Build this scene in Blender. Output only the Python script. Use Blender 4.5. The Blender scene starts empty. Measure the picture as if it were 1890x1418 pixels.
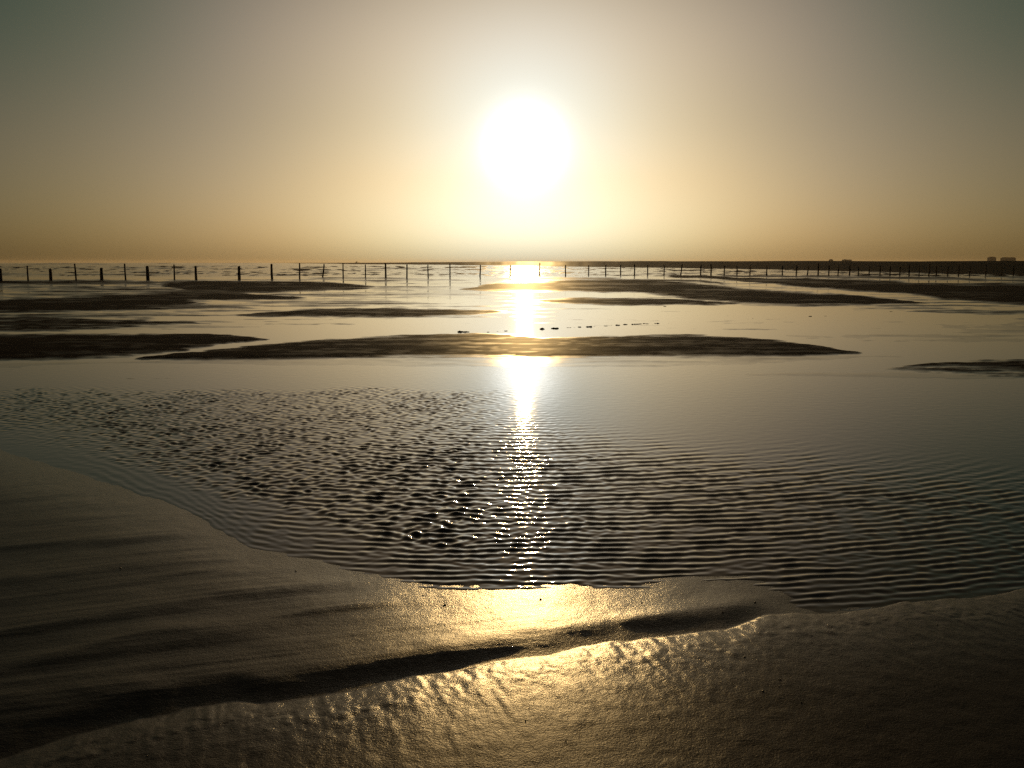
import bpy, bmesh, math, random
import numpy as np
from mathutils import Vector, Matrix

SC = bpy.context.scene
COL = SC.collection
rad = math.radians

# ------------------------------------------------------------------ camera
F, CX, CY = 1850.0, 945.0, 709.0            # the photograph's focal length and centre in its own pixels
CAM_H, HORIZON = 1.6, 485.0
PITCH = math.atan((CY - HORIZON) / F)
cam = bpy.data.objects.new('camera', bpy.data.cameras.new('camera'))
COL.objects.link(cam)
cam.location = (0, 0, CAM_H)
cam.rotation_euler = (rad(90) - PITCH, 0, 0)
cam.data.sensor_width = 36.0
cam.data.lens = 36.0 * F / 1890.0
cam.data.clip_start, cam.data.clip_end = 0.05, 30000
SC.camera = cam

# ------------------------------------------------------------------ sky and sun
SUN_EL, SUN_AZ = rad(6.45), rad(0.72)       # azimuth to the right of straight ahead (+Y)
world = bpy.data.worlds.new('World')
SC.world = world
world.use_nodes = True
wt = world.node_tree
bg = wt.nodes['Background']
sky = wt.nodes.new('ShaderNodeTexSky')
sky.sky_type = 'NISHITA'
sky.sun_disc = False
sky.sun_elevation, sky.sun_rotation = SUN_EL, SUN_AZ
sky.dust_density, sky.air_density, sky.ozone_density = 2.6, 0.62, 1.0
bg.inputs[1].default_value = 0.05
# the sun's own haze aureole: brightness by angle from the sun's direction
SUN_DIR = Vector((math.sin(SUN_AZ) * math.cos(SUN_EL), math.cos(SUN_AZ) * math.cos(SUN_EL), math.sin(SUN_EL)))

def wmath(op, a, b=None, c=None):
    n = wt.nodes.new('ShaderNodeMath')
    n.operation = op
    for i, v in enumerate((a, b, c)):
        if v is None: continue
        if isinstance(v, (int, float)): n.inputs[i].default_value = v
        else: wt.links.new(v, n.inputs[i])
    return n.outputs[0]
tc = wt.nodes.new('ShaderNodeTexCoord')
vs = wt.nodes.new('ShaderNodeVectorMath'); vs.operation = 'DISTANCE'
vn = wt.nodes.new('ShaderNodeVectorMath'); vn.operation = 'NORMALIZE'
wt.links.new(tc.outputs['Generated'], vn.inputs[0])
wt.links.new(vn.outputs[0], vs.inputs[0])
vs.inputs[1].default_value = SUN_DIR
theta = wmath('MULTIPLY', vs.outputs['Value'], 180 / math.pi)       # chord, near enough the angle in degrees
def gauss(sig):
    q = wmath('DIVIDE', theta, sig)
    return wmath('EXPONENT', wmath('MULTIPLY', wmath('MULTIPLY', q, q), -1.0))
def tinted(fac, rgb):
    n = wt.nodes.new('ShaderNodeVectorMath'); n.operation = 'SCALE'
    n.inputs[0].default_value = rgb
    wt.links.new(fac, n.inputs['Scale'])
    return n.outputs[0]
def vadd(a, b):
    n = wt.nodes.new('ShaderNodeVectorMath'); n.operation = 'ADD'
    wt.links.new(a, n.inputs[0]); wt.links.new(b, n.inputs[1])
    return n.outputs[0]
EXPO = -1.87
G = 1.0 / (0.05 * 2 ** EXPO)                 # one unit of picture brightness
acc = sky.outputs[0]
for sig, rgb in ((1.7, (1.5, 1.55, 1.55)), (5.4, (-0.03, 0.19, 0.38)), (11.0, (-0.01, 0.035, 0.03))):
    acc = vadd(acc, tinted(gauss(sig), tuple(c * G for c in rgb)))
# thick low air: colour of the sky shifts with height above the horizon and with distance from the sun
sepw = wt.nodes.new('ShaderNodeSeparateXYZ')
wt.links.new(vn.outputs[0], sepw.inputs[0])
elev = wmath('MULTIPLY', sepw.outputs['Z'], 57.3)
def ramp(v, a, b):
    n = wt.nodes.new('ShaderNodeMapRange')
    n.interpolation_type = 'SMOOTHSTEP'
    n.inputs['From Min'].default_value, n.inputs['From Max'].default_value = a, b
    wt.links.new(v, n.inputs['Value'])
    return n.outputs[0]
def shift(col, fac, rgb):
    n = wt.nodes.new('ShaderNodeMix'); n.data_type = 'RGBA'; n.blend_type = 'MULTIPLY'
    n.clamp_factor = True
    wt.links.new(fac, n.inputs['Factor']); wt.links.new(col, n.inputs['A'])
    n.inputs['B'].default_value = (*rgb, 1)
    return n.outputs['Result']
acc = shift(acc, wmath('MULTIPLY', wmath('MULTIPLY', ramp(theta, 14, 29), ramp(elev, 5, 14)), wmath('SUBTRACT', 1.0, ramp(elev, 15, 24))), (.62, .86, .80))
acc = shift(acc, wmath('MULTIPLY', wmath('SUBTRACT', 1.0, ramp(theta, 9, 24)), ramp(elev, 7, 13)), (1.20, 1.17, 1.22))
acc = shift(acc, wmath('MULTIPLY', wmath('SUBTRACT', 1.0, ramp(theta, 6, 17)), wmath('SUBTRACT', 1.0, ramp(elev, .5, 5))), (.92, 1.12, 1.42))
acc = shift(acc, ramp(theta, 16, 27), (1.0, 1.0, .86))
acc = shift(acc, ramp(elev, 13, 20), (.98, .84, .66))
wt.links.new(acc, bg.inputs[0])

sun_data = bpy.data.lights.new('sun', 'SUN')
sun_data.energy = 3.2
sun_data.angle = rad(0.53)
sun_data.color = (1.0, 0.64, 0.25)
sun = bpy.data.objects.new('sun', sun_data)
COL.objects.link(sun)
sun.rotation_euler = SUN_DIR.to_track_quat('Z', 'Y').to_euler()

SC.view_settings.view_transform = 'Standard'
SC.view_settings.look = 'None'
SC.view_settings.exposure = EXPO
SC.view_settings.gamma = 1.0
SC.cycles.use_denoising = False
SC.cycles.max_bounces = 5
SC.cycles.sample_clamp_indirect = 8.0

# ------------------------------------------------------------------ helpers
CP, SP = math.cos(PITCH), math.sin(PITCH)

def project(X, Y, Z=0.0):
    """world -> the photograph's pixels"""
    dz = Z - CAM_H
    depth = np.maximum(Y * CP - dz * SP, 0.05)
    up = Y * SP + dz * CP
    return CX + F * X / depth, CY - F * up / depth

def ground(px, py, z=0.0):
    """the place on the flat at height z seen at a pixel"""
    a, b = (px - CX) / F, (CY - py) / F
    dx, dy, dz = a, CP + b * SP, -SP + b * CP
    t = (z - CAM_H) / dz
    return dx * t, dy * t

def at_distance(px, py, dist):
    a, b = (px - CX) / F, (CY - py) / F
    dx, dy, dz = a, CP + b * SP, -SP + b * CP
    t = dist / dy
    return dx * t, dist, CAM_H + dz * t

def vnoise(x, y, seed):
    xi, yi = np.floor(x), np.floor(y)
    fx, fy = x - xi, y - yi
    fx = fx * fx * fx * (fx * (fx * 6 - 15) + 10); fy = fy * fy * fy * (fy * (fy * 6 - 15) + 10)
    xi = xi.astype(np.int64); yi = yi.astype(np.int64)
    def h(i, j):
        n = (i * 374761393 + j * 668265263 + seed * 1442695041) & 0xffffffff
        n = ((n ^ (n >> 13)) * 1274126177) & 0xffffffff
        n = n ^ (n >> 16)
        return (n & 0xffff) / 32767.5 - 1.0
    a = h(xi, yi) * (1 - fx) + h(xi + 1, yi) * fx
    b = h(xi, yi + 1) * (1 - fx) + h(xi + 1, yi + 1) * fx
    return a * (1 - fy) + b * fy

def fbm(x, y, seed, octaves=3):
    s, amp, tot = 0, 1.0, 0
    for o in range(octaves):
        ca, sa = math.cos(1.1 * o + .4), math.sin(1.1 * o + .4)
        s = s + amp * vnoise(ca * x - sa * y, sa * x + ca * y, seed + 17 * o)
        tot += amp; amp *= .5; x = x * 2.03; y = y * 2.03
    return s / tot

def sstep(a, b, x):
    t = np.clip((x - a) / (b - a), 0, 1)
    return t * t * (3 - 2 * t)

def line(pts, x):
    p = np.array(pts, float)
    return np.interp(x, p[:, 0], p[:, 1])

def mat(name):
    m = bpy.data.materials.new(name)
    m.use_nodes = True
    return m, m.node_tree, m.node_tree.nodes['Principled BSDF']

def node(nt, kind, **kw):
    n = nt.nodes.new(kind)
    for k, v in kw.items():
        if k.startswith('i_'): n.inputs[k[2:].replace('_', ' ')].default_value = v
        else: setattr(n, k, v)
    return n

def tag(o, label, cat, group=None):
    o['label'] = label; o['category'] = cat
    if group: o['group'] = group
    return o

def obj_from_bm(name, bm, m, parent=None, smooth=False):
    me = bpy.data.meshes.new(name)
    bm.normal_update()
    bm.to_mesh(me); bm.free()
    if smooth: me.polygons.foreach_set('use_smooth', [True] * len(me.polygons))
    me.materials.append(m)
    o = bpy.data.objects.new(name, me)
    COL.objects.link(o)
    if parent: o.parent = parent
    return o

# ------------------------------------------------------------------ the grid both sheets share
def ratio_rows(a, b, r):
    n = int(math.ceil(math.log(b / a) / math.log(1 + r)))
    return a * (b / a) ** (np.arange(n) / n)
ROWS = np.concatenate([[-8, -5, -3, -1.5, -.5, .3, .8, 1.2, 1.5, 1.75, 1.95, 2.1],
                       ratio_rows(2.2, 14, .0025), ratio_rows(14, 140, .008), ratio_rows(140, 9000, .022), [9000.0]])
U = np.linspace(-1, 1, 1000)
side = np.array([1.04, 1.09, 1.16, 1.24, 1.34, 1.46, 1.6, 1.8, 2.1, 2.6])
U = np.concatenate([-side[::-1], U, side])
HALF = .66 * np.maximum(ROWS, 0) + 1.9
GX = HALF[:, None] * U[None, :]
GY = np.broadcast_to(ROWS[:, None], GX.shape).copy()

def sheet(name, Z, m, attrs=None):
    nr, nc = Z.shape
    co = np.stack([GX, GY, Z], -1).reshape(-1, 3).astype(np.float32)
    idx = np.arange(nr * nc).reshape(nr, nc)
    q = np.stack([idx[:-1, :-1], idx[:-1, 1:], idx[1:, 1:], idx[1:, :-1]], -1).reshape(-1, 4).astype(np.int32)
    me = bpy.data.meshes.new(name)
    me.vertices.add(len(co)); me.vertices.foreach_set('co', co.ravel())
    me.loops.add(q.size); me.loops.foreach_set('vertex_index', q.ravel())
    me.polygons.add(len(q))
    me.polygons.foreach_set('loop_start', np.arange(0, q.size, 4, dtype=np.int32))
    me.polygons.foreach_set('use_smooth', np.ones(len(q), bool))
    me.update(calc_edges=True)
    for k, v in (attrs or {}).items():
        a = me.attributes.new(k, 'FLOAT', 'POINT')
        a.data.foreach_set('value', v.astype(np.float32).ravel())
    me.materials.append(m)
    o = bpy.data.objects.new(name, me)
    COL.objects.link(o)
    o['kind'] = 'structure'
    return o

# ------------------------------------------------------------------ materials of the setting
def sand_material():
    m, nt, b = mat('wet_sand')
    L = nt.links.new
    geo = node(nt, 'ShaderNodeNewGeometry')
    sep = node(nt, 'ShaderNodeSeparateXYZ')
    L(geo.outputs['Position'], sep.inputs[0])
    wet = node(nt, 'ShaderNodeAttribute', attribute_name='wet')
    # colour: damp brown sand with paler and darker drifts of grain
    n1 = node(nt, 'ShaderNodeTexNoise', i_Scale=1.3, i_Detail=5.0, i_Roughness=.6)
    n2 = node(nt, 'ShaderNodeTexNoise', i_Scale=260.0, i_Detail=2.0)
    L(geo.outputs['Position'], n1.inputs['Vector']); L(geo.outputs['Position'], n2.inputs['Vector'])
    mx = node(nt, 'ShaderNodeMix', data_type='RGBA')
    mx.inputs['A'].default_value = (.044, .029, .020, 1); mx.inputs['B'].default_value = (.074, .051, .034, 1)
    ad = node(nt, 'ShaderNodeMath', operation='MULTIPLY_ADD'); ad.inputs[1].default_value = .5
    L(n2.outputs['Fac'], ad.inputs[0])
    ml = node(nt, 'ShaderNodeMath', operation='MULTIPLY'); ml.inputs[1].default_value = .6
    L(n1.outputs['Fac'], ml.inputs[0]); L(ml.outputs[0], ad.inputs[2])
    L(ad.outputs[0], mx.inputs['Factor'])
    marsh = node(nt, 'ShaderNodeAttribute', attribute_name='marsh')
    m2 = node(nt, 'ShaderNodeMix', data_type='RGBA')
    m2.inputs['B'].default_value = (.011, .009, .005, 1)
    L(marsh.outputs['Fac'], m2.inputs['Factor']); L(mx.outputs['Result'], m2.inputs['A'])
    L(m2.outputs['Result'], b.inputs['Base Color'])
    # gloss: a film of water makes it smooth, drained sand is rough
    rr = node(nt, 'ShaderNodeMapRange'); rr.inputs['To Min'].default_value = .50; rr.inputs['To Max'].default_value = .14
    L(wet.outputs['Fac'], rr.inputs['Value'])
    L(rr.outputs[0], b.inputs['Roughness'])
    sr = node(nt, 'ShaderNodeMapRange'); sr.inputs['To Min'].default_value = .0012; sr.inputs['To Max'].default_value = .30
    L(wet.outputs['Fac'], sr.inputs['Value'])
    L(sr.outputs[0], b.inputs['Specular IOR Level'])
    b.inputs['Specular Tint'].default_value = (1.0, .93, .76, 1)
    # relief: grains and small lumps, fading with distance so that it never aliases
    g1 = node(nt, 'ShaderNodeTexNoise', i_Scale=125.0, i_Detail=4.0, i_Roughness=.65)
    g2 = node(nt, 'ShaderNodeTexNoise', i_Scale=38.0, i_Detail=3.0, i_Roughness=.6)
    L(geo.outputs['Position'], g1.inputs['Vector']); L(geo.outputs['Position'], g2.inputs['Vector'])
    fade = node(nt, 'ShaderNodeMapRange'); fade.inputs['From Min'].default_value = 3.5; fade.inputs['From Max'].default_value = 14
    fade.inputs['To Min'].default_value = 1; fade.inputs['To Max'].default_value = .0
    L(sep.outputs['Y'], fade.inputs['Value'])
    b1 = node(nt, 'ShaderNodeBump', i_Distance=.0016); b2 = node(nt, 'ShaderNodeBump', i_Distance=.0014)
    L(fade.outputs[0], b1.inputs['Strength']); L(fade.outputs[0], b2.inputs['Strength'])
    L(g1.outputs['Fac'], b1.inputs['Height']); L(g2.outputs['Fac'], b2.inputs['Height'])
    L(b2.outputs[0], b1.inputs['Normal']); L(b1.outputs[0], b.inputs['Normal'])
    return m

def water_material():
    m, nt, b = mat('shallow_sea_water')
    L = nt.links.new
    b.inputs['Base Color'].default_value = (.040, .028, .020, 1)
    b.inputs['IOR'].default_value = 1.333
    geo = node(nt, 'ShaderNodeNewGeometry')
    rough = node(nt, 'ShaderNodeAttribute', attribute_name='rough')
    L(rough.outputs['Fac'], b.inputs['Roughness'])
    chop = node(nt, 'ShaderNodeAttribute', attribute_name='chop')
    mp = node(nt, 'ShaderNodeMapping'); mp.inputs['Scale'].default_value = (.55, 1.0, 1.0)
    L(geo.outputs['Position'], mp.inputs['Vector'])
    n1 = node(nt, 'ShaderNodeTexNoise', i_Scale=.30, i_Detail=4.0, i_Roughness=.62)
    L(mp.outputs[0], n1.inputs['Vector'])
    bp = node(nt, 'ShaderNodeBump', i_Distance=.50)
    L(chop.outputs['Fac'], bp.inputs['Strength']); L(n1.outputs['Fac'], bp.inputs['Height'])
    n2 = node(nt, 'ShaderNodeTexNoise', i_Scale=9.0, i_Detail=2.0)
    L(geo.outputs['Position'], n2.inputs['Vector'])
    b2 = node(nt, 'ShaderNodeBump', i_Distance=.0014, i_Strength=1.0)
    L(n2.outputs['Fac'], b2.inputs['Height']); L(bp.outputs[0], b2.inputs['Normal'])
    L(b2.outputs[0], b.inputs['Normal'])
    return m

# ------------------------------------------------------------------ the sand flat
# each bank: (x, far edge y, near edge y) as seen in the photograph; rise in metres; wispiness
BANKS = [
 ([(-700,517,526),(0,517,525),(150,517.5,525),(260,520,526),(300,523,523.5)], .010, 1.0),
 ([(300,522,523),(335,518,538),(420,517,546),(520,517,543),(600,519,540),(650,526,536),(692,531,532)], .022, .6),
 ([(-700,556,577),(0,552,577),(120,547,577),(230,541,575),(300,536,573),(360,533,556),(420,535,555),(475,544,553),(560,550,551)], .024, .5),
 ([(250,562,572),(360,560,571),(430,566,569),(480,568,568.5)], .010, .8),
 ([(470,556,563),(560,551,561),(640,553,559),(700,557,557.5)], .004, 1.4),
 ([(560,563,567),(660,555,564),(720,554,561),(770,559,560)], .004, 1.4),
 ([(600,516,517),(640,513,520),(700,515,521),(760,519,519.5)], .006, 1.2),
 ([(700,540,540.5),(760,531,545),(840,533,546),(880,540,546),(920,545,546)], .002, 1.6),
 ([(440,583,584),(500,576,585),(600,570,585),(700,569,586),(800,570,585),(870,572,581),(935,574,575)], .022, .5),
 ([(470,598,599),(540,597,599.5),(610,597.5,598)], .008, .6),
 ([(-700,584,613),(0,584,612),(120,586,611),(200,588,607),(260,590,602),(330,594,598),(400,598,599)], .020, .7),
 ([(200,600,606),(300,599,605),(400,602,605),(470,603,603.5)], .003, 1.5),
 ([(-900,610,672),(-200,614,671),(0,617,668),(130,617,665),(240,616,659),(330,615,648),(400,617,637),(450,620,630),(490,623,625)], .034, .5),
 ([(255,662,663),(330,652,664),(420,642,665),(500,635,666),(600,627,664),(700,622,661),(780,618,659),(880,615,660),(940,617,661),(1000,624,660),(1080,621,660),(1180,619,659),(1270,618,659),(1360,622,658),(1440,630,657),(1510,640,656),(1580,651,652.5)], .036, .45),
 ([(-700,680,684),(0,672,680),(200,668,673),(400,664,674),(700,658,676),(950,657,676),(1200,656,677),(1400,654,672),(1600,655,661),(1660,659,660)], .0022, 1.3),
 ([(860,532,534),(900,525,537),(960,521,538),(1060,517,538),(1180,514,541),(1240,519,549),(1300,526,556),(1360,530,560),(1440,535,564),(1520,541,565),(1600,548,563),(1660,555,561),(1705,559,560)], .028, .5),
 ([(940,514,516),(1020,512,518),(1120,513,519),(1220,515,520),(1290,519,521),(1340,524,525)], .012, .8),
 ([(970,555,556.5),(1020,553,561),(1090,551,564),(1180,551,564),(1260,554,563),(1330,559,563),(1365,561,562)], .020, .5),
 ([(1170,540,541),(1220,539,548),(1300,540,552)], .010, .6),
 ([(1230,509,512),(1330,511,516),(1420,514,524),(1500,514,531),(1570,515,537),(1640,518,541),(1690,520,545),(1760,521,554),(1840,522,564),(1890,523,565),(2600,528,590)], .030, .5),
 ([(1330,507.5,510),(1450,508.5,512),(1600,509,514),(1750,511,516.5),(1890,517,520),(2600,524,527)], .014, .6),
 ([(1690,574,575),(1760,576,579),(1830,576,581),(1890,574,580),(2600,572,584)], .012, .7),
 ([(1725,600,603),(1800,602,620),(1850,598,624),(1890,594,620),(2600,590,622)], .0016, 1.5),
 ([(1560,618,620),(1640,616,622),(1720,616,624),(1800,620,628),(1850,626,627)], .0014, 1.6),
 ([(1440,620,622),(1520,621,625),(1600,622,623)], .0010, 1.7),
 ([(1640,681,682),(1690,672,684),(1760,668,690),(1820,664,694),(1890,660,698),(2600,650,706)], .014, 1.2),
 ([(1380,692,694),(1500,688,694),(1640,688,698),(1800,690,704),(1890,690,704),(2600,690,706)], .0010, 1.6),
 ([(1640,624,626),(1760,626,632),(1890,626,630)], .0008, 1.6),
]
SPIT = [(520,485.9),(600,486.8),(700,488),(945,490.5),(1180,494),(1420,497.5),(1600,501.5),(1750,505),(1890,508),(2800,525)]
SHORE = [(-1500,640),(-600,740),(0,832),(100,865),(200,900),(330,946),(400,985),(460,1020),(560,1052),(700,1077),(800,1108),(960,1116),(1200,1119),(1350,1127),(1430,1131),(1600,1121),(1700,1110),(1890,1088),(2600,990),(4000,800)]
CREST = [(-2500,1700),(-600,1500),(0,1398),(120,1368),(220,1345),(300,1325),(440,1303),(520,1303),(560,1296),(640,1279),(760,1256),(850,1246),(960,1223),(1100,1196),(1200,1181),(1340,1166),(1400,1147),(1500,1136),(1600,1127),(1890,1086),(2600,985),(4000,790)]
# low saw-toothed bars on the left: crest line, length of the gentle far slope, of the steep near face, height
BARS = [
 ([(-600,965),(0,926),(110,912),(160,910)], 40, 9, .006, -600, 170),
 ([(-600,1060),(0,1016),(200,1004),(330,989),(400,990)], 45, 9, .010, -700, 380),
 ([(-600,1130),(0,1078),(200,1053),(330,1036),(460,1020)], 30, 10, .006, -600, 450),
 ([(-600,1260),(0,1178),(200,1143),(400,1108),(640,1076),(700,1074)], 46, 16, .012, -700, 690),
 ([(0,1236),(250,1182),(470,1160),(630,1127),(800,1112),(850,1112)], 30, 14, .009, 40, 830),
 ([(-600,1400),(0,1300),(300,1272),(450,1262),(600,1236),(760,1208),(960,1186),(1100,1168),(1250,1142),(1400,1124),(1500,1120)], 80, 46, .011, -900, 1500),
 ([(-600,1190),(0,1118),(180,1092),(340,1066),(520,1050)], 30, 9, .0045, -600, 540),
 ([(-600,1330),(0,1246),(200,1212),(360,1190),(520,1166)], 36, 13, .006, -600, 560),
 ([(-600,1010),(0,968),(120,958),(240,950)], 26, 7, .004, -600, 270),
]

def bank_heights(px, py):
    wx = px + 26 * fbm(px / 120, py / 6, 3, 3)
    wy = py + 1.6 * fbm(px / 130, py / 11, 5, 3) + 1.3 * fbm(px / 30, py / 3, 8, 3)
    streak = fbm(px / 170, py / 3.2, 12, 3)
    fine = fbm(px / 30, py / 1.8, 14, 3)
    # barely awash ribs of sand between the banks
    ribs = np.interp(px, [-200, 500, 900, 1100, 1890], [.2, .1, -.05, -.22, -.12]) * sstep(512, 520, py) * (1 - sstep(560, 616, py)) - .5 * sstep(560, 625, py)
    ribs = ribs + np.interp(px, [-400, 250, 560], [.42, .34, 0]) * sstep(514, 520, py) * (1 - sstep(604, 614, py))
    ribs = ribs + np.interp(px, [1450, 1700, 1890], [0, .25, .4]) * (1 - sstep(566, 574, py))
    ribs = ribs + .9 * fbm(px / 210, py / 2.6, 15, 3) + .45 * fine - .12
    sea = .7 * fbm(px / 46, (py - 480) / 1.5, 16, 3) + .7 * fbm(px / 11, py / 1.2, 18, 2) - .16
    sea = sea + np.interp(px, [1500, 1700, 1890], [0, .22, .5])
    sea = sea - 3 * sstep(509, 514, py) - 3 * sstep(491.5, 488.5, py)
    h = np.clip(np.maximum(ribs * .012, sea * .05), -.05, .03)
    for pts, rise, wisp in BANKS:
        p = np.array(pts, float)
        ytop = np.interp(wx, p[:, 0], p[:, 1]); ybot = np.interp(wx, p[:, 0], p[:, 2])
        half = np.maximum((ybot - ytop) / 2, .2) + (.9 if rise > .009 else 0)
        d = half - np.abs(wy - (ytop + ybot) / 2)
        ends = np.minimum(wx - p[0, 0], p[-1, 0] - wx) / 12
        d = np.minimum(d, ends)
        prof = np.where(d > 0, np.tanh(d / (.55 * half + .8)), d / 3.0)
        n = (.8 * streak + .45 * fine) * wisp
        b = rise * prof + min(rise, .020) * n * 1.15 * sstep(-4, 2, d)
        h = np.maximum(h, np.clip(b, -.05, .06))
    return h

def sand_heights():
    X, Y = GX, GY
    z = np.zeros_like(X)
    for _ in range(3):                       # the beach rise shifts what each pixel sees
        px, py = project(X, Y, z)
        z = .075 * sstep(-45, 150, py - line(CREST, px))
    px, py = project(X, Y, z)
    far = sstep(690, 720, py)
    h_far = bank_heights(px, np.minimum(py, 760))
    # the spit of land beyond the fence
    ys = line(SPIT, px) + .5 * fbm(px / 40, py * 0, 21, 3)
    inside = ys - py
    dist_shore = F * CAM_H / np.maximum(ys - HORIZON, .3)
    run = (Y - dist_shore)
    top = np.interp(px, [480, 640, 760, 945, 1300, 1600, 1890, 2800], [.2, 1.0, 1.9, 2.5, 2.3, 2.1, 1.9, 2.2])
    land = top * sstep(0, 1, run / (60 + .5 * dist_shore)) + .25 * fbm(X / 30, Y / 90, 22, 3) * sstep(10, 120, run)
    land = land * sstep(7000, 3500, Y)
    is_land = (run > 0) & (px > 500) & (Y > 60)
    h_far = np.where(is_land, np.maximum(h_far, np.maximum(land, .02)), h_far)
    # foreground
    d_sh = py - (line(SHORE, px) + 5 * fbm(px / 70, py / 50, 31, 3) + 3 * fbm(px / 17, py / 14, 33, 2))
    h = np.maximum(.022 * np.tanh(d_sh * .0095), -.05)
    for pts, wl, ws, amp, x0, x1 in BARS:
        c = line(pts, px) + 5 * fbm(px / 150, py * 0, int(amp * 1e4), 1)
        d = py - c
        ends = sstep(x0 - 60, x0 + 120, px) * (1 - sstep(x1 - 170, x1 + 20, px))
        prof = np.where(d < 0, np.exp(np.minimum(d, 0) / wl), np.exp(-(np.maximum(d, 0) / ws) ** 2))
        gain = np.interp(px, [0, 700, 1000, 1500], [1.0, 1.15, 1.9, 2.2]) if wl == 80 else .95
        h = h + gain * amp * prof * ends * (1 + .35 * fbm(px / 140, py / 40, 41, 2))
    # faint streaky drift of the left flat
    h = h + .0011 * fbm(px / 360 + py / 150, py / 7 + px / 60, 46, 3) * sstep(10, 60, d_sh)
    h = h + .0022 * fbm(px / 420 + py / 160, py / 20 + px / 170, 44, 3) * sstep(10, 60, d_sh)
    # channel in front of the beach and the beach itself
    lobes = 8 * fbm(px / 120, py * 0, 51, 2) + 1.6 * fbm(px / 26, py * 0, 52, 1)
    d_b = py - (line(CREST, px) + lobes)
    chan = sstep(-46, 0, d_b)
    h = h * (1 - chan) + chan * np.minimum(h, .008)
    s = np.maximum(d_b, 0) * .0062
    beach = .021 + .034 * (1 - np.exp(-s / .24)) - .014 * s
    beach = np.minimum(beach, .115)
    mid = np.exp(-((px - 1000) / 520) ** 2)
    # flow marks combed down the beach face, mostly just behind its edge
    comb = fbm(X * 34 + Y * 9, Y * 5, 61, 3) * .0030 + fbm(X * 60 - Y * 8, Y * 14, 64, 2) * .0012
    comb = comb * np.exp(-np.maximum(d_b - 14, 0) / 105)
    puckers = .0045 * np.abs(fbm(X * 16, Y * 12, 66, 3)) * np.exp(-((d_b - 34 - 12 * fbm(px / 130, py * 0, 68, 2)) / 16) ** 2)
    lump = .0024 * fbm(X * 1.9, Y * 2.4, 71, 2) * sstep(20, 120, d_b) + .0012 * fbm(X * 14, Y * 14, 72, 2)
    edge = sstep(-5, 3, d_b)
    h = h * (1 - edge) + edge * (beach + comb + puckers + lump)
    # seaward side keeps a tiny relief too
    h = h + .0007 * fbm(X * 12, Y * 12, 75, 3) * sstep(0, 30, d_sh) * (1 - edge)
    out = np.where(py < 700, h_far, np.where(py > 730, h, h_far * (1 - far) + h * far))
    out = np.where(Y < 1.0, .115, out)
    wet = np.clip(1 - (out - .001) / .010, 0, 1)
    near = sstep(760, 830, py)
    wet_near = .74 - .44 * sstep(30, 150, d_b) + .10 * fbm(X * 1.7, Y * 2.3, 81, 3)
    wet_near = np.clip(np.where(d_b > -5, wet_near, np.interp(px, [350, 750], [.60, .46]) + np.interp(px, [350, 750], [.36, .26]) * (1 - sstep(0, 130, d_sh))), 0, 1)
    wet = wet * (1 - near) + wet_near * near
    damp = np.clip(.9 * fbm(px / 150, py / 2.6, 83, 3) + .5 * fbm(px / 26, py / 1.6, 84, 2) - .12, 0, 1)
    wet = np.where(near < .5, np.maximum(wet, .22 * damp ** 1.5), wet)
    wet = np.where(is_land, 0, wet)
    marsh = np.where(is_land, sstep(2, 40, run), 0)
    return out, wet, px, py, d_sh, marsh

H, WET, PX, PY, DSH, MARSH = sand_heights()
sand = sheet('sand_ground', H, sand_material(), {'wet': WET, 'marsh': MARSH})

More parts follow.
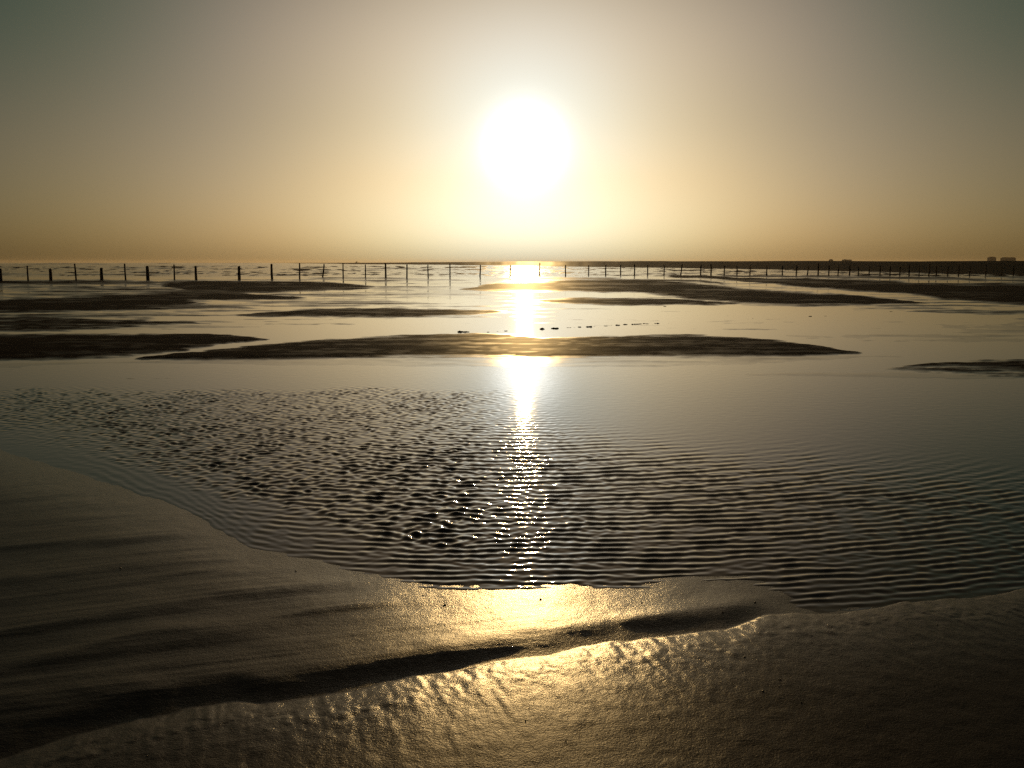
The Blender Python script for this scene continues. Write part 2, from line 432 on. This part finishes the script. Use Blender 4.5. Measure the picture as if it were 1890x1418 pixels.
# ------------------------------------------------------------------ the water
def wave_heights():
    rng = np.random.default_rng(7)
    px, py = project(GX, GY, 0.0)
    near = (GY > 2.0) & (GY < 20)
    rows = np.where(near.any(1))[0]
    r0, r1 = rows[0], rows[-1] + 1
    X, Y, x, y = GX[r0:r1], GY[r0:r1], px[r0:r1], py[r0:r1]
    dsh = DSH[r0:r1]
    # steady ripples spreading fan-like towards the beach
    A = np.zeros_like(X)
    wr = np.interp(x, [-800, 200, 640, 870, 1000, 1200, 1500, 1890, 2600], [1150, 930, 790, 735, 752, 775, 800, 838, 900])
    gate = sstep(0, 120, y - wr + 14 * fbm(X / .8, Y / 1.6, 91, 2))
    gate = gate * np.interp(x, [-300, 300, 560, 800], [.25, .35, .7, 1.0])
    sl = 0.0
    trains = 0
    rt = np.linspace(0, 40, 4000)                     # ripples bunch up as they run into the shallows
    lt = np.clip(.148 - .024 * (rt - 5.3), .084, .170)
    pt = np.concatenate([[0], np.cumsum(2 * math.pi / lt[:-1] * np.diff(rt))])
    for sc, cx, cy, wgt, ws_, sd in ((1.0, .1, 12.5, .80, 1.7, 201), (.78, -.9, 13.0, .32, 2.0, 202), (.87, 1.4, 12.2, .30, 2.0, 203)):
        r = np.hypot(X - cx, Y - cy) + (cy - 12.5) * -1
        ph = ws_ * (fbm(X / .42, Y / .50, sd, 2) + 1.1 * fbm(X / 1.6, Y / 1.6, sd + 40, 1))
        trains = trains + wgt * sc * np.interp(r, rt, lt) / (2 * math.pi) * np.sin(np.interp(r, rt, pt) / sc + ph)
    for i in range(44):
        lam = float(np.exp(rng.uniform(math.log(.055), math.log(.130))))
        cx, cy = rng.normal(.0, 2.6 if i % 3 else 6.5), rng.uniform(12.5, 18)
        k = 2 * math.pi / lam
        r = np.hypot(X - cx, Y - cy) if i % 4 else X * math.sin(i * 2.4) + Y * math.cos(i * 2.4)
        slope = rng.uniform(.5, 1) * 1.0
        sl += slope ** 2 / 2
        A += slope / k * np.sin(k * r + rng.uniform(0, 6.28))
    patch = .92 + .12 * fbm(X / .55, Y / .9, 93, 2)
    waves = (A * (.052 / math.sqrt(sl)) + trains * .150) * gate * patch
    # small crossing wavelets that scatter the sun's glitter sideways
    Cw = np.zeros_like(X); sl = 0.0
    for i in range(26):
        lam = float(np.exp(rng.uniform(math.log(.045), math.log(.10))))
        th = rng.choice([-1, 1]) * rng.uniform(25, 80) * math.pi / 180
        k = 2 * math.pi / lam
        slope = rng.uniform(.5, 1)
        sl += slope ** 2 / 2
        Cw += slope / k * np.sin(k * (math.sin(th) * X + math.cos(th) * Y) + rng.uniform(0, 6.28))
    cg = sstep(-20, 110, y - np.interp(x, [700, 900, 1000, 1200, 1600], [780, 735, 745, 775, 800])) * np.clip(.8 + .7 * fbm(X / .2, Y / .4, 92, 2), .1, 1.4)
    waves = waves + Cw * (.085 / math.sqrt(sl)) * cg * (1 - .8 * sstep(1030, 1290, x)) * sstep(560, 860, x) * (1 - .65 * sstep(990, 1080, y))
    # gusty cat's-paws on the left: short confused ripples
    B = np.zeros_like(X); sl = 0.0
    for i in range(40):
        lam = float(np.exp(rng.uniform(math.log(.062), math.log(.165))))
        th = rng.uniform(-90, 90) * math.pi / 180
        k = 2 * math.pi / lam
        slope = rng.uniform(.4, 1)
        sl += slope ** 2 / 2
        B += slope / k * np.sin(k * (math.sin(th) * X + math.cos(th) * Y) + rng.uniform(0, 6.28))
    ml = np.interp(x, [-800, 0, 180, 330, 450, 560, 700, 900], [760, 818, 850, 900, 935, 960, 1000, 1040])
    g2 = sstep(0, 15, y - (712 + 6 * fbm(X / .8, Y, 95, 2))) * (1 - sstep(-26, 12, y - ml + 8 * fbm(X / .3, Y / .5, 96, 2)))
    g2 = g2 * (1 - sstep(800, 985, x)) 
    pg = np.clip(1.0 + .9 * fbm(X / .085, Y / .26, 97, 3) + .4 * fbm(X / .9, Y / 1.4, 94, 2), .04, 1.5)
    waves = waves + B * (.148 / math.sqrt(sl)) * g2 * pg
    # small lapping lines that follow the shore
    lap = np.sin(-dsh * .52 + 2.2 * fbm(X / .7, Y / .5, 98, 2)) * (.5 + .5 * fbm(X / .35, Y / .3, 99, 2))
    g3 = sstep(-150, -60, dsh) * (1 - sstep(-12, 4, dsh)) * (1 - sstep(560, 900, x)) * sstep(60, 260, x)
    waves = waves * (1 - .75 * sstep(-30, 2, dsh)) * (1 - .8 * sstep(-130, -20, dsh) * (1 - sstep(420, 760, x)))
    waves = waves + .0010 * lap * g3
    Z = np.zeros_like(GX)
    Z[r0:r1] = waves
    chop = sstep(516, 508, py) * .9 + .35 * sstep(30, 2, np.hypot((px - 780) / 6, (py - 538) * 1.6)) 
    rough = np.interp(py, [480, 500, 560, 640, 720, 800, 2000], [.09, .08, .06, .05, .045, .04, .03])
    return Z, chop, rough
WZ, CHOP, ROUGH = wave_heights()
water = sheet('water', WZ, water_material(), {'chop': CHOP, 'rough': ROUGH})

# ------------------------------------------------------------------ far hill on the right
def hill():
    m, nt, b = mat('dune_scrub')
    n = node(nt, 'ShaderNodeTexNoise', i_Scale=.08, i_Detail=4.0)
    r = node(nt, 'ShaderNodeValToRGB')
    r.color_ramp.elements[0].color = (.035, .033, .018, 1); r.color_ramp.elements[1].color = (.085, .072, .042, 1)
    geo = node(nt, 'ShaderNodeNewGeometry')
    nt.links.new(geo.outputs['Position'], n.inputs['Vector'])
    nt.links.new(n.outputs['Fac'], r.inputs[0]); nt.links.new(r.outputs[0], b.inputs['Base Color'])
    b.inputs['Roughness'].default_value = .9; b.inputs['Specular IOR Level'].default_value = .05
    bm = bmesh.new()
    xs = np.linspace(560, 1500, 110); ys = np.linspace(1400, 2100, 30)
    Xg, Yg = np.meshgrid(xs, ys)
    Zg = 5.6 * sstep(640, 790, Xg) * (.8 + .25 * fbm(Xg / 90, Yg / 120, 5, 3)) * np.exp(-((Yg - 1720) / 190) ** 2) + .4 * fbm(Xg / 14, Yg / 30, 9, 2) - .3
    vs_ = [[bm.verts.new((Xg[j, i], Yg[j, i], Zg[j, i])) for i in range(110)] for j in range(30)]
    for j in range(29):
        for i in range(109):
            bm.faces.new((vs_[j][i], vs_[j][i + 1], vs_[j + 1][i + 1], vs_[j + 1][i]))
    o = obj_from_bm('hills', bm, m, smooth=True)
    o['kind'] = 'structure'
hill()

# ------------------------------------------------------------------ fence posts
def wood_material():
    m, nt, b = mat('weathered_wood')
    tcn = node(nt, 'ShaderNodeTexCoord')
    mp = node(nt, 'ShaderNodeMapping'); mp.inputs['Scale'].default_value = (18, 18, 1.6)
    n = node(nt, 'ShaderNodeTexNoise', i_Scale=1.0, i_Detail=6.0)
    r = node(nt, 'ShaderNodeValToRGB')
    r.color_ramp.elements[0].color = (.020, .014, .010, 1); r.color_ramp.elements[1].color = (.075, .055, .040, 1)
    nt.links.new(tcn.outputs['Object'], mp.inputs['Vector']); nt.links.new(mp.outputs[0], n.inputs['Vector'])
    nt.links.new(n.outputs['Fac'], r.inputs[0]); nt.links.new(r.outputs[0], b.inputs['Base Color'])
    bp = node(nt, 'ShaderNodeBump', i_Distance=.006)
    nt.links.new(n.outputs['Fac'], bp.inputs['Height']); nt.links.new(bp.outputs[0], b.inputs['Normal'])
    b.inputs['Roughness'].default_value = .85; b.inputs['Specular IOR Level'].default_value = .15
    return m
WOOD = wood_material()

def post_bm(height, radius, seed, sunk=.45):
    """a round weathered stake: slightly tapering, crooked, with a worn top"""
    rnd = random.Random(seed)
    bm = bmesh.new()
    n, rings = 10, 9
    wob = [rnd.uniform(.88, 1.1) for _ in range(n)]
    prev = None
    bx = rnd.uniform(-1, 1) * .02 * height; by = rnd.uniform(-1, 1) * .02 * height
    levels = [-sunk + (height + sunk) * i / (rings - 2) for i in range(rings - 1)] + [height + radius * .35]
    for li, z in enumerate(levels):
        t = max(0, z / height)
        r = radius * (1.08 - .16 * t)
        if li == rings - 1: r *= .45
        if li == rings - 2: z -= radius * .15
        ox = bx * math.sin(t * 2.6); oy = by * math.sin(t * 2.2)
        ring = [bm.verts.new((ox + r * wob[k] * rnd.uniform(.96, 1.04) * math.cos(2 * math.pi * k / n),
                              oy + r * wob[k] * rnd.uniform(.96, 1.04) * math.sin(2 * math.pi * k / n),
                              z + (rnd.uniform(-.3, .3) * radius if li >= rings - 2 else 0))) for k in range(n)]
        if prev:
            for k in range(n):
                bm.faces.new((prev[k], prev[(k + 1) % n], ring[(k + 1) % n], ring[k]))
        else:
            bm.faces.new(ring[::-1])
        prev = ring
    bm.faces.new(prev)
    return bm

# x of the foot, y of the top, y of the foot, width in the photograph's pixels, x shift of the top
POSTS = [
 (2,496.5,520,6,0),(52,491.5,519,3.2,-.5),(94,497,518.3,5.8,0),(140.5,487.5,518,3,-1.5),(188,495.5,517.3,5.6,0),
 (232,487.5,517,3,-.5),(273,492.5,516.6,6,0),(322,489,516.3,3,0),(362,492.5,516.2,5,0),(442,492.5,515.9,5.4,0),
 (502,488,515.5,4.4,0),(553,486.5,515,2.8,.5),(595.5,488,511.8,2.8,3),(633.5,487,513,2.6,0),(674.5,489,512.5,2.4,0),
 (712,486.5,513,3.2,0),(751,489,514,2.7,.3),(790.5,489.5,513,2.4,-.3),(830.5,487,513,2.4,0),(885.8,489.5,510.5,2.4,.6),
 (941.5,490,511,2.4,1),(995.5,485.5,509.2,2.4,.8),(1044,490,509.2,2.3,0),(1086.5,490,508.4,2.2,0),(1117.8,489.5,508.4,2.3,.6),
 (1145.5,489.5,508.4,2.2,0),(1171,488,508.4,2.4,0),(1195.5,490,508.2,2.2,0),(1225.5,490.5,508,2.1,.3),(1256.5,489,508.4,2.3,2),
 (1293,489,508.6,2.6,.4),(1312.3,488,509,2.8,0),(1336.5,491,508.8,2.3,.8),(1360,491,508.8,2.2,0),(1384,491,508.8,2.2,.4),
 (1415,491,508.8,2.4,0),(1444,491,508.4,2.3,0),(1469.5,489,508.6,2.4,1),(1490,492,508.6,2.3,1.4),(1509.8,486,508.6,2.7,0),
 (1529.5,490,508.6,2.4,.6),(1546.6,491,508.4,2.3,.8),(1567.8,490,508.6,2.5,.3),(1584,492,508.6,2,0),(1604,492,508.6,2.2,0),
 (1624,491,508.8,2.4,.2),(1642.5,492,508.8,2.4,0),(1660.5,492,508.8,2,.3),(1678,490,509,2.5,0),(1696.5,492,509.2,2,0),
 (1714,488,509.5,2.5,.6),(1728,492,509.2,2.4,0),(1749,492,508.8,2.2,0),(1769,490,509,2,0),(1789.4,490,509,2,0),
 (1819.5,490,509,2.4,0),(1848,493,509.3,2,0),(1870,492,509.5,2.4,0)]
ORD = ['first','second','third','fourth','fifth','sixth','seventh','eighth','ninth','tenth','eleventh','twelfth','thirteenth',
       'fourteenth','fifteenth','sixteenth','seventeenth','eighteenth','nineteenth','twentieth','twenty-first','twenty-second',
       'twenty-third','twenty-fourth','twenty-fifth','twenty-sixth','twenty-seventh','twenty-eighth','twenty-ninth','thirtieth',
       'thirty-first','thirty-second','thirty-third','thirty-fourth','thirty-fifth','thirty-sixth','thirty-seventh']
POST_LABEL = {
 0: 'thick dark stump cut by the left edge of the picture',
 1: 'thin tall post between the two leftmost thick stumps',
 2: 'thick short stump, second thick one from the left edge',
 3: 'thin tall post with a small side bracket, leaning slightly left',
 4: 'thick short stump, third thick one from the left edge',
 5: 'thin tall post reaching the horizon between the third and fourth thick stumps',
 6: 'widest thick stump, fourth thick one from the left edge',
 7: 'thin tall post between the fourth and fifth thick stumps',
 8: 'thick stump, fifth thick one from the left, right of a thin tall post',
 9: 'thick stump standing alone, the rightmost of the short thick stumps',
 10: 'tall stout post above the dark sand bank, right of the last short stump',
 11: 'thin tall post just left of the post that leans to the right',
 12: 'thin post left of the sun path leaning clearly to the right',
 15: 'stoutest thin post left of the sun, its reflection in the pool below',
 19: 'thin post, last one before the sun\'s bright reflection begins on the left',
 20: 'thin post at the left rim of the sun\'s blazing reflection',
 21: 'thin tall post at the right rim of the sun\'s blazing reflection',
 29: 'thin post leaning clearly right, right of the sun path above the long bank',
 31: 'stouter tall post right of the sun path mirrored in the bright channel',
 38: 'thin post leaning right against the dark land on the right',
 39: 'tallest dark post against the land on the right, mirrored in the pool',
}
variants = {}
for i, (fx, ty, by, w, lean) in enumerate(POSTS):
    X, Y = ground(fx, by)
    scale = F / (Y * CP + CAM_H * SP)
    height = (by - ty) / scale
    radius = max(.05, .95 * w / scale / 2)
    key = i
    o = obj_from_bm('fence_post', post_bm(height, radius, 100 + i), WOOD, smooth=True)
    o.location = (X, Y, 0)
    o.rotation_euler = (random.Random(i).uniform(-.02, .02), math.atan2(lean, by - ty), random.Random(i + 50).uniform(0, 0))
    if i in POST_LABEL: lab = POST_LABEL[i]
    elif i < 20: lab = 'thin dark post, %s one left of the sun\'s bright reflection on the water' % ORD[20 - i]
    else: lab = 'thin dark post, %s one right of the sun\'s bright reflection on the water' % ORD[i - 21]
    tag(o, lab, 'fence post', 'old fence posts standing across the tidal flat')
    if i == 3:
        bm = bmesh.new()
        bmesh.ops.create_cube(bm, size=1, matrix=Matrix.Translation((-.22, 0, height * .47)) @ Matrix.Rotation(.2, 4, 'Y') @ Matrix.Diagonal((.36, .05, .07, 1)))
        bmesh.ops.bevel(bm, geom=bm.edges[:], offset=.01, segments=1, affect='EDGES')
        obj_from_bm('bracket', bm, WOOD, o)

# ------------------------------------------------------------------ buildings far off on the land
def plain(name, rgb, rough=.8):
    m, nt, b = mat(name)
    n = node(nt, 'ShaderNodeTexNoise', i_Scale=.6, i_Detail=3.0)
    mx = node(nt, 'ShaderNodeMix', data_type='RGBA')
    mx.inputs['A'].default_value = (*[c * .8 for c in rgb], 1); mx.inputs['B'].default_value = (*[min(1, c * 1.15) for c in rgb], 1)
    nt.links.new(n.outputs['Fac'], mx.inputs['Factor']); nt.links.new(mx.outputs['Result'], b.inputs['Base Color'])
    b.inputs['Roughness'].default_value = rough; b.inputs['Specular IOR Level'].default_value = .2
    return m
RENDER, TILE, PANE = plain('grey_render', (.30, .27, .23)), plain('dark_roofing', (.10, .085, .075)), plain('window_glass', (.03, .035, .04), .3)

def box(bm, x0, x1, y0, y1, z0, z1):
    m = Matrix.Translation(((x0 + x1) / 2, (y0 + y1) / 2, (z0 + z1) / 2)) @ Matrix.Diagonal((x1 - x0, y1 - y0, z1 - z0, 1))
    bmesh.ops.create_cube(bm, size=1, matrix=m)

def building(px0, px1, ytop, ybase, dist, label, style):
    x0, _, zt = at_distance(px0, ytop, dist); x1, _, zb = at_distance(px1, ybase, dist)
    w, h = x1 - x0, zt - zb
    e = bpy.data.objects.new('far_building', None); COL.objects.link(e)
    e.location = ((x0 + x1) / 2, dist, zb)
    tag(e, label, 'building', 'buildings far off on the low land')
    d = max(6.0, w * .6)
    bm = bmesh.new(); box(bm, -w / 2, w / 2, 0, d, -4, h * (.72 if style != 'flat' else .86)); obj_from_bm('wall', bm, RENDER, e)
    bm = bmesh.new()
    zr = h * (.72 if style != 'flat' else .86)
    if style == 'flat':
        box(bm, -w / 2 - .2, w / 2 + .2, -.2, d + .2, zr, h * .94)
        box(bm, -w * .32, -w * .12, d * .3, d * .7, h * .94 + .002, h * 1.04)
    elif style == 'hip':
        a = [bm.verts.new(p) for p in ((-w/2-.3,-.3,zr),(w/2+.3,-.3,zr),(w/2+.3,d+.3,zr),(-w/2-.3,d+.3,zr))]
        b = [bm.verts.new(p) for p in ((-w*.28,d*.45,h),(w*.28,d*.45,h))]
        for f in ((a[0],a[1],b[1],b[0]),(a[2],a[3],b[0],b[1]),(a[1],a[2],b[1]),(a[3],a[0],b[0]),(a[3],a[2],a[1],a[0])): bm.faces.new(f)
    else:
        box(bm, -w / 2 - .2, w / 2 + .2, -.2, d + .2, zr, h * .80)
        for s in (-.36, -.12, .13, .37): box(bm, w * s - w * .085, w * s + w * .085, d * .2, d * .8, h * .80 + .002, h * (1.0 if s != .13 else .93))
    obj_from_bm('roof', bm, TILE, e)
    for k in range(4):
        bm = bmesh.new(); xw = (-.36 + .24 * k) * w
        box(bm, xw - .07 * w, xw + .07 * w, -.05, .04, h * .28, h * .55)
        obj_from_bm('window', bm, PANE, e)
building(1826, 1838.5, 474, 481, 1700, 'pale squat building with a hipped roof, left of two on the far hill', 'hip')
building(1853, 1875, 475, 481, 1720, 'long pale building with a stepped roofline, rightmost on the far hill', 'stepped')
building(1557, 1572, 479, 485, 1500, 'low flat-roofed block on the far low land behind the fence', 'flat')
building(1532, 1537.5, 478.5, 485, 1480, 'very small hut left of the flat-roofed block on the skyline', 'hip')

# ------------------------------------------------------------------ boat on the horizon
def boat():
    dist = 3800
    x, y, _ = at_distance(659, 485, dist)
    e = bpy.data.objects.new('boat', None); COL.objects.link(e); e.location = (x, y, 0)
    tag(e, 'tiny dark boat on the horizon left of the sun', 'boat')
    hullm = plain('dark_hull', (.05, .045, .04))
    bm = bmesh.new()
    prof = [(-8, .4, 2.6), (-6, 1.6, 2.2), (0, 2.1, 2.0), (5, 1.7, 2.3), (8.5, .15, 3.2)]
    rings = [[bm.verts.new(p) for p in ((px, -w, top), (px, -w * .6, -.6), (px, w * .6, -.6), (px, w, top))] for px, w, top in prof]
    for a, b in zip(rings, rings[1:]):
        for k in range(4): bm.faces.new((a[k], a[(k + 1) % 4], b[(k + 1) % 4], b[k]))
    bm.faces.new(rings[0][::-1]); bm.faces.new(rings[-1])
    obj_from_bm('hull', bm, hullm, e)
    bm = bmesh.new(); box(bm, -4.5, .5, -1.3, 1.3, 2.0, 5.4); box(bm, -3.8, -.6, -1.1, 1.1, 5.402, 6.4); obj_from_bm('cabin', bm, RENDER, e)
    bm = bmesh.new(); box(bm, 1.6, 2.0, -.2, .2, 2.1, 9.0); obj_from_bm('mast', bm, hullm, e)
boat()

# ------------------------------------------------------------------ washed-up clumps and pebbles
def clump_bm(size, seed, flat=.5, lobes=5):
    """a ragged heap of small lumps grown into one another"""
    rnd = random.Random(seed)
    bm = bmesh.new()
    for k in range(lobes):
        s = size * rnd.uniform(.28, .55)
        m = Matrix.Translation((rnd.uniform(-.6, .6) * size, rnd.uniform(-.35, .35) * size, s * flat * rnd.uniform(.1, .7))) @ \
            Matrix.Rotation(rnd.uniform(0, 3), 4, 'Z') @ Matrix.Diagonal((s, s * rnd.uniform(.6, 1), s * flat * rnd.uniform(.7, 1.4), 1))
        r = bmesh.ops.create_icosphere(bm, subdivisions=2, radius=1, matrix=m)
        for v in r['verts']:
            v.co += Vector((rnd.uniform(-1, 1), rnd.uniform(-1, 1), rnd.uniform(-1, 1))) * s * .16
    return bm
WEED = plain('dark_weed', (.028, .022, .014), .7)
CLUMPS = [(844,615.5,3,0),(856,613,17,0),(900,613.3,7,0),(918,612,5,0),(934,611.3,8,0),(977,609.2,4,0),(999,607.7,12,1),(1024,606.7,14,1),(1050,605,7,0),
          (1061,604.4,4,0),(1071,604,7,1),(1086.5,603.6,10,1),(1097,603,4,0),(1117,602,7,0),(1130,600.4,4,0),(1141,600.6,9,1),(1154,599.4,8,1),
          (1167,599,7,1),(1174.5,598.8,8,1),(1182,598.2,6,1),(1188.5,597.6,6,1),(1196.5,598,6,1),(1212,597.2,8,1),(1233.5,596.6,3,0),(1253,595.4,3,0),
          (1390,588.5,4,0),(1381,588.8,3,0),(1495.5,584.2,5,1),(1524,583.6,4,0),(1645,575.2,5,0),(1687,574.6,6,0),(1228,565.8,6,0)]
n_line = sum(1 for c in CLUMPS if 844 <= c[0] <= 1260 and c[1] > 590)
for i, (cx_, cy_, w, tall) in enumerate(CLUMPS):
    X, Y = ground(cx_, cy_)
    size = w / (F / Y) * .66
    o = obj_from_bm('debris_clump', clump_bm(size, 300 + i, .36 if tall else .22, 3 + int(w / 2.5)), WEED, smooth=False)
    o.location = (X, Y, -.004)
    if i < n_line:
        lab = 'dark washed-up clump, %s from the left in the row crossing the wet flat' % ORD[i]
        if i == 1: lab = 'widest flat dark clump at the left end of the row on the wet flat'
    else:
        lab = {25: 'small dark clump, right of a close pair beyond the row, right of the sun path',
               26: 'tiny dark clump, left of a close pair beyond the row, right of the sun path',
               27: 'larger lone dark lump on the bright flat right of the sun path',
               28: 'smaller lone dark lump on the bright flat right of the larger one',
               29: 'flat dark speck near the tip of the long right-hand bank',
               30: 'flat dark speck at the left end of the dark streak by the right edge',
               31: 'lone dark clump below the thin bank right of the sun path'}[i]
    tag(o, lab, 'debris', 'dark clumps washed up on the flat')

STONE = plain('dark_wet_stone', (.10, .08, .06), .4)
rnd = random.Random(4)
def sand_z(X, Y):
    r = int(np.clip(np.searchsorted(ROWS, Y), 1, len(ROWS) - 1))
    c = int(np.argmin(np.abs(GX[r] - X)))
    return float(H[r, c])
def pebble(px_, py_, size, label, group):
    z = .0
    for _ in range(3):
        X, Y = ground(px_, py_, z); z = sand_z(X, Y)
    bm = bmesh.new()
    size *= .5
    r = bmesh.ops.create_icosphere(bm, subdivisions=2, radius=size / 2)
    sd = random.Random(int(px_ * 13 + py_))
    sx, sy, sz = sd.uniform(1.1, 1.9), sd.uniform(.7, 1), sd.uniform(.35, .6)
    for v in r['verts']:
        f = 1 + .22 * math.sin(v.co.x / size * 5 + sd.random()) * math.cos(v.co.y / size * 4)
        v.co = Vector((v.co.x * sx * f, v.co.y * sy * f, v.co.z * sz * f))
    o = obj_from_bm('pebble', bm, STONE, smooth=True)
    o.location = (X, Y, z + size * .12)
    o.rotation_euler = (sd.uniform(-.2, .2), sd.uniform(-.2, .2), sd.uniform(0, 6))
    tag(o, label, 'pebble', group)
GE, GB = 'pebbles and shell bits along the pool edge', 'pebbles and shell bits on the near beach'
pebble(546, 1054, .018, 'small pebble at the tip of the left sand bar, on the pool edge', GE)
pebble(222, 1049, .020, 'dark pebble lying on the bar ridge at the left', GE)
pebble(821, 1117, .026, 'largest pebble on the pool edge left of the sun glitter', GE)
pebble(998, 1106, .024, 'dark pebble in the shallow water right below the sun glitter', GE)
pebble(873, 1081, .014, 'tiny pebble poking from the ripples left of the glitter path', GE)
pebble(1394, 1112, .022, 'dark pebble at the pool edge far right of the glitter', GE)
pebble(1374, 1213, .018, 'dark pebble beside bright glints on the right end of the beach sheen', GB)
pebble(1408, 1276, .016, 'dark pebble on the right part of the near beach', GB)
pebble(970, 1330, .012, 'small dark pebble straight below the beach sheen', GB)
for k in range(26):
    x = rnd.uniform(720, 1700)
    y = float(line(SHORE, x)) + rnd.uniform(-7, 9)
    pebble(x, y, rnd.uniform(.006, .015), 'tiny pebble or shell bit in the scatter along the near pool edge', GE)
for k in range(46):
    x = rnd.uniform(200, 1800)
    y = float(line(CREST, x)) + rnd.uniform(30, 230)
    if y > 1412: continue
    pebble(x, y, rnd.uniform(.004, .010), 'tiny dark pebble scattered on the near beach sand', GB)

# ------------------------------------------------------------------ the warm haze over the flat
def haze():
    m = bpy.data.materials.new('sea_haze'); m.use_nodes = True
    nt = m.node_tree
    nt.nodes.remove(nt.nodes['Principled BSDF'])
    v = nt.nodes.new('ShaderNodeVolumePrincipled')
    v.inputs['Color'].default_value = (1.0, .86, .70, 1)
    v.inputs['Density'].default_value = .00007
    v.inputs['Anisotropy'].default_value = .6
    nt.links.new(v.outputs[0], nt.nodes['Material Output'].inputs['Volume'])
    bm = bmesh.new(); box(bm, -17000, 17000, -40, 9400, -1.3, 16)
    o = obj_from_bm('haze', bm, m)
    o['kind'] = 'stuff'
haze()
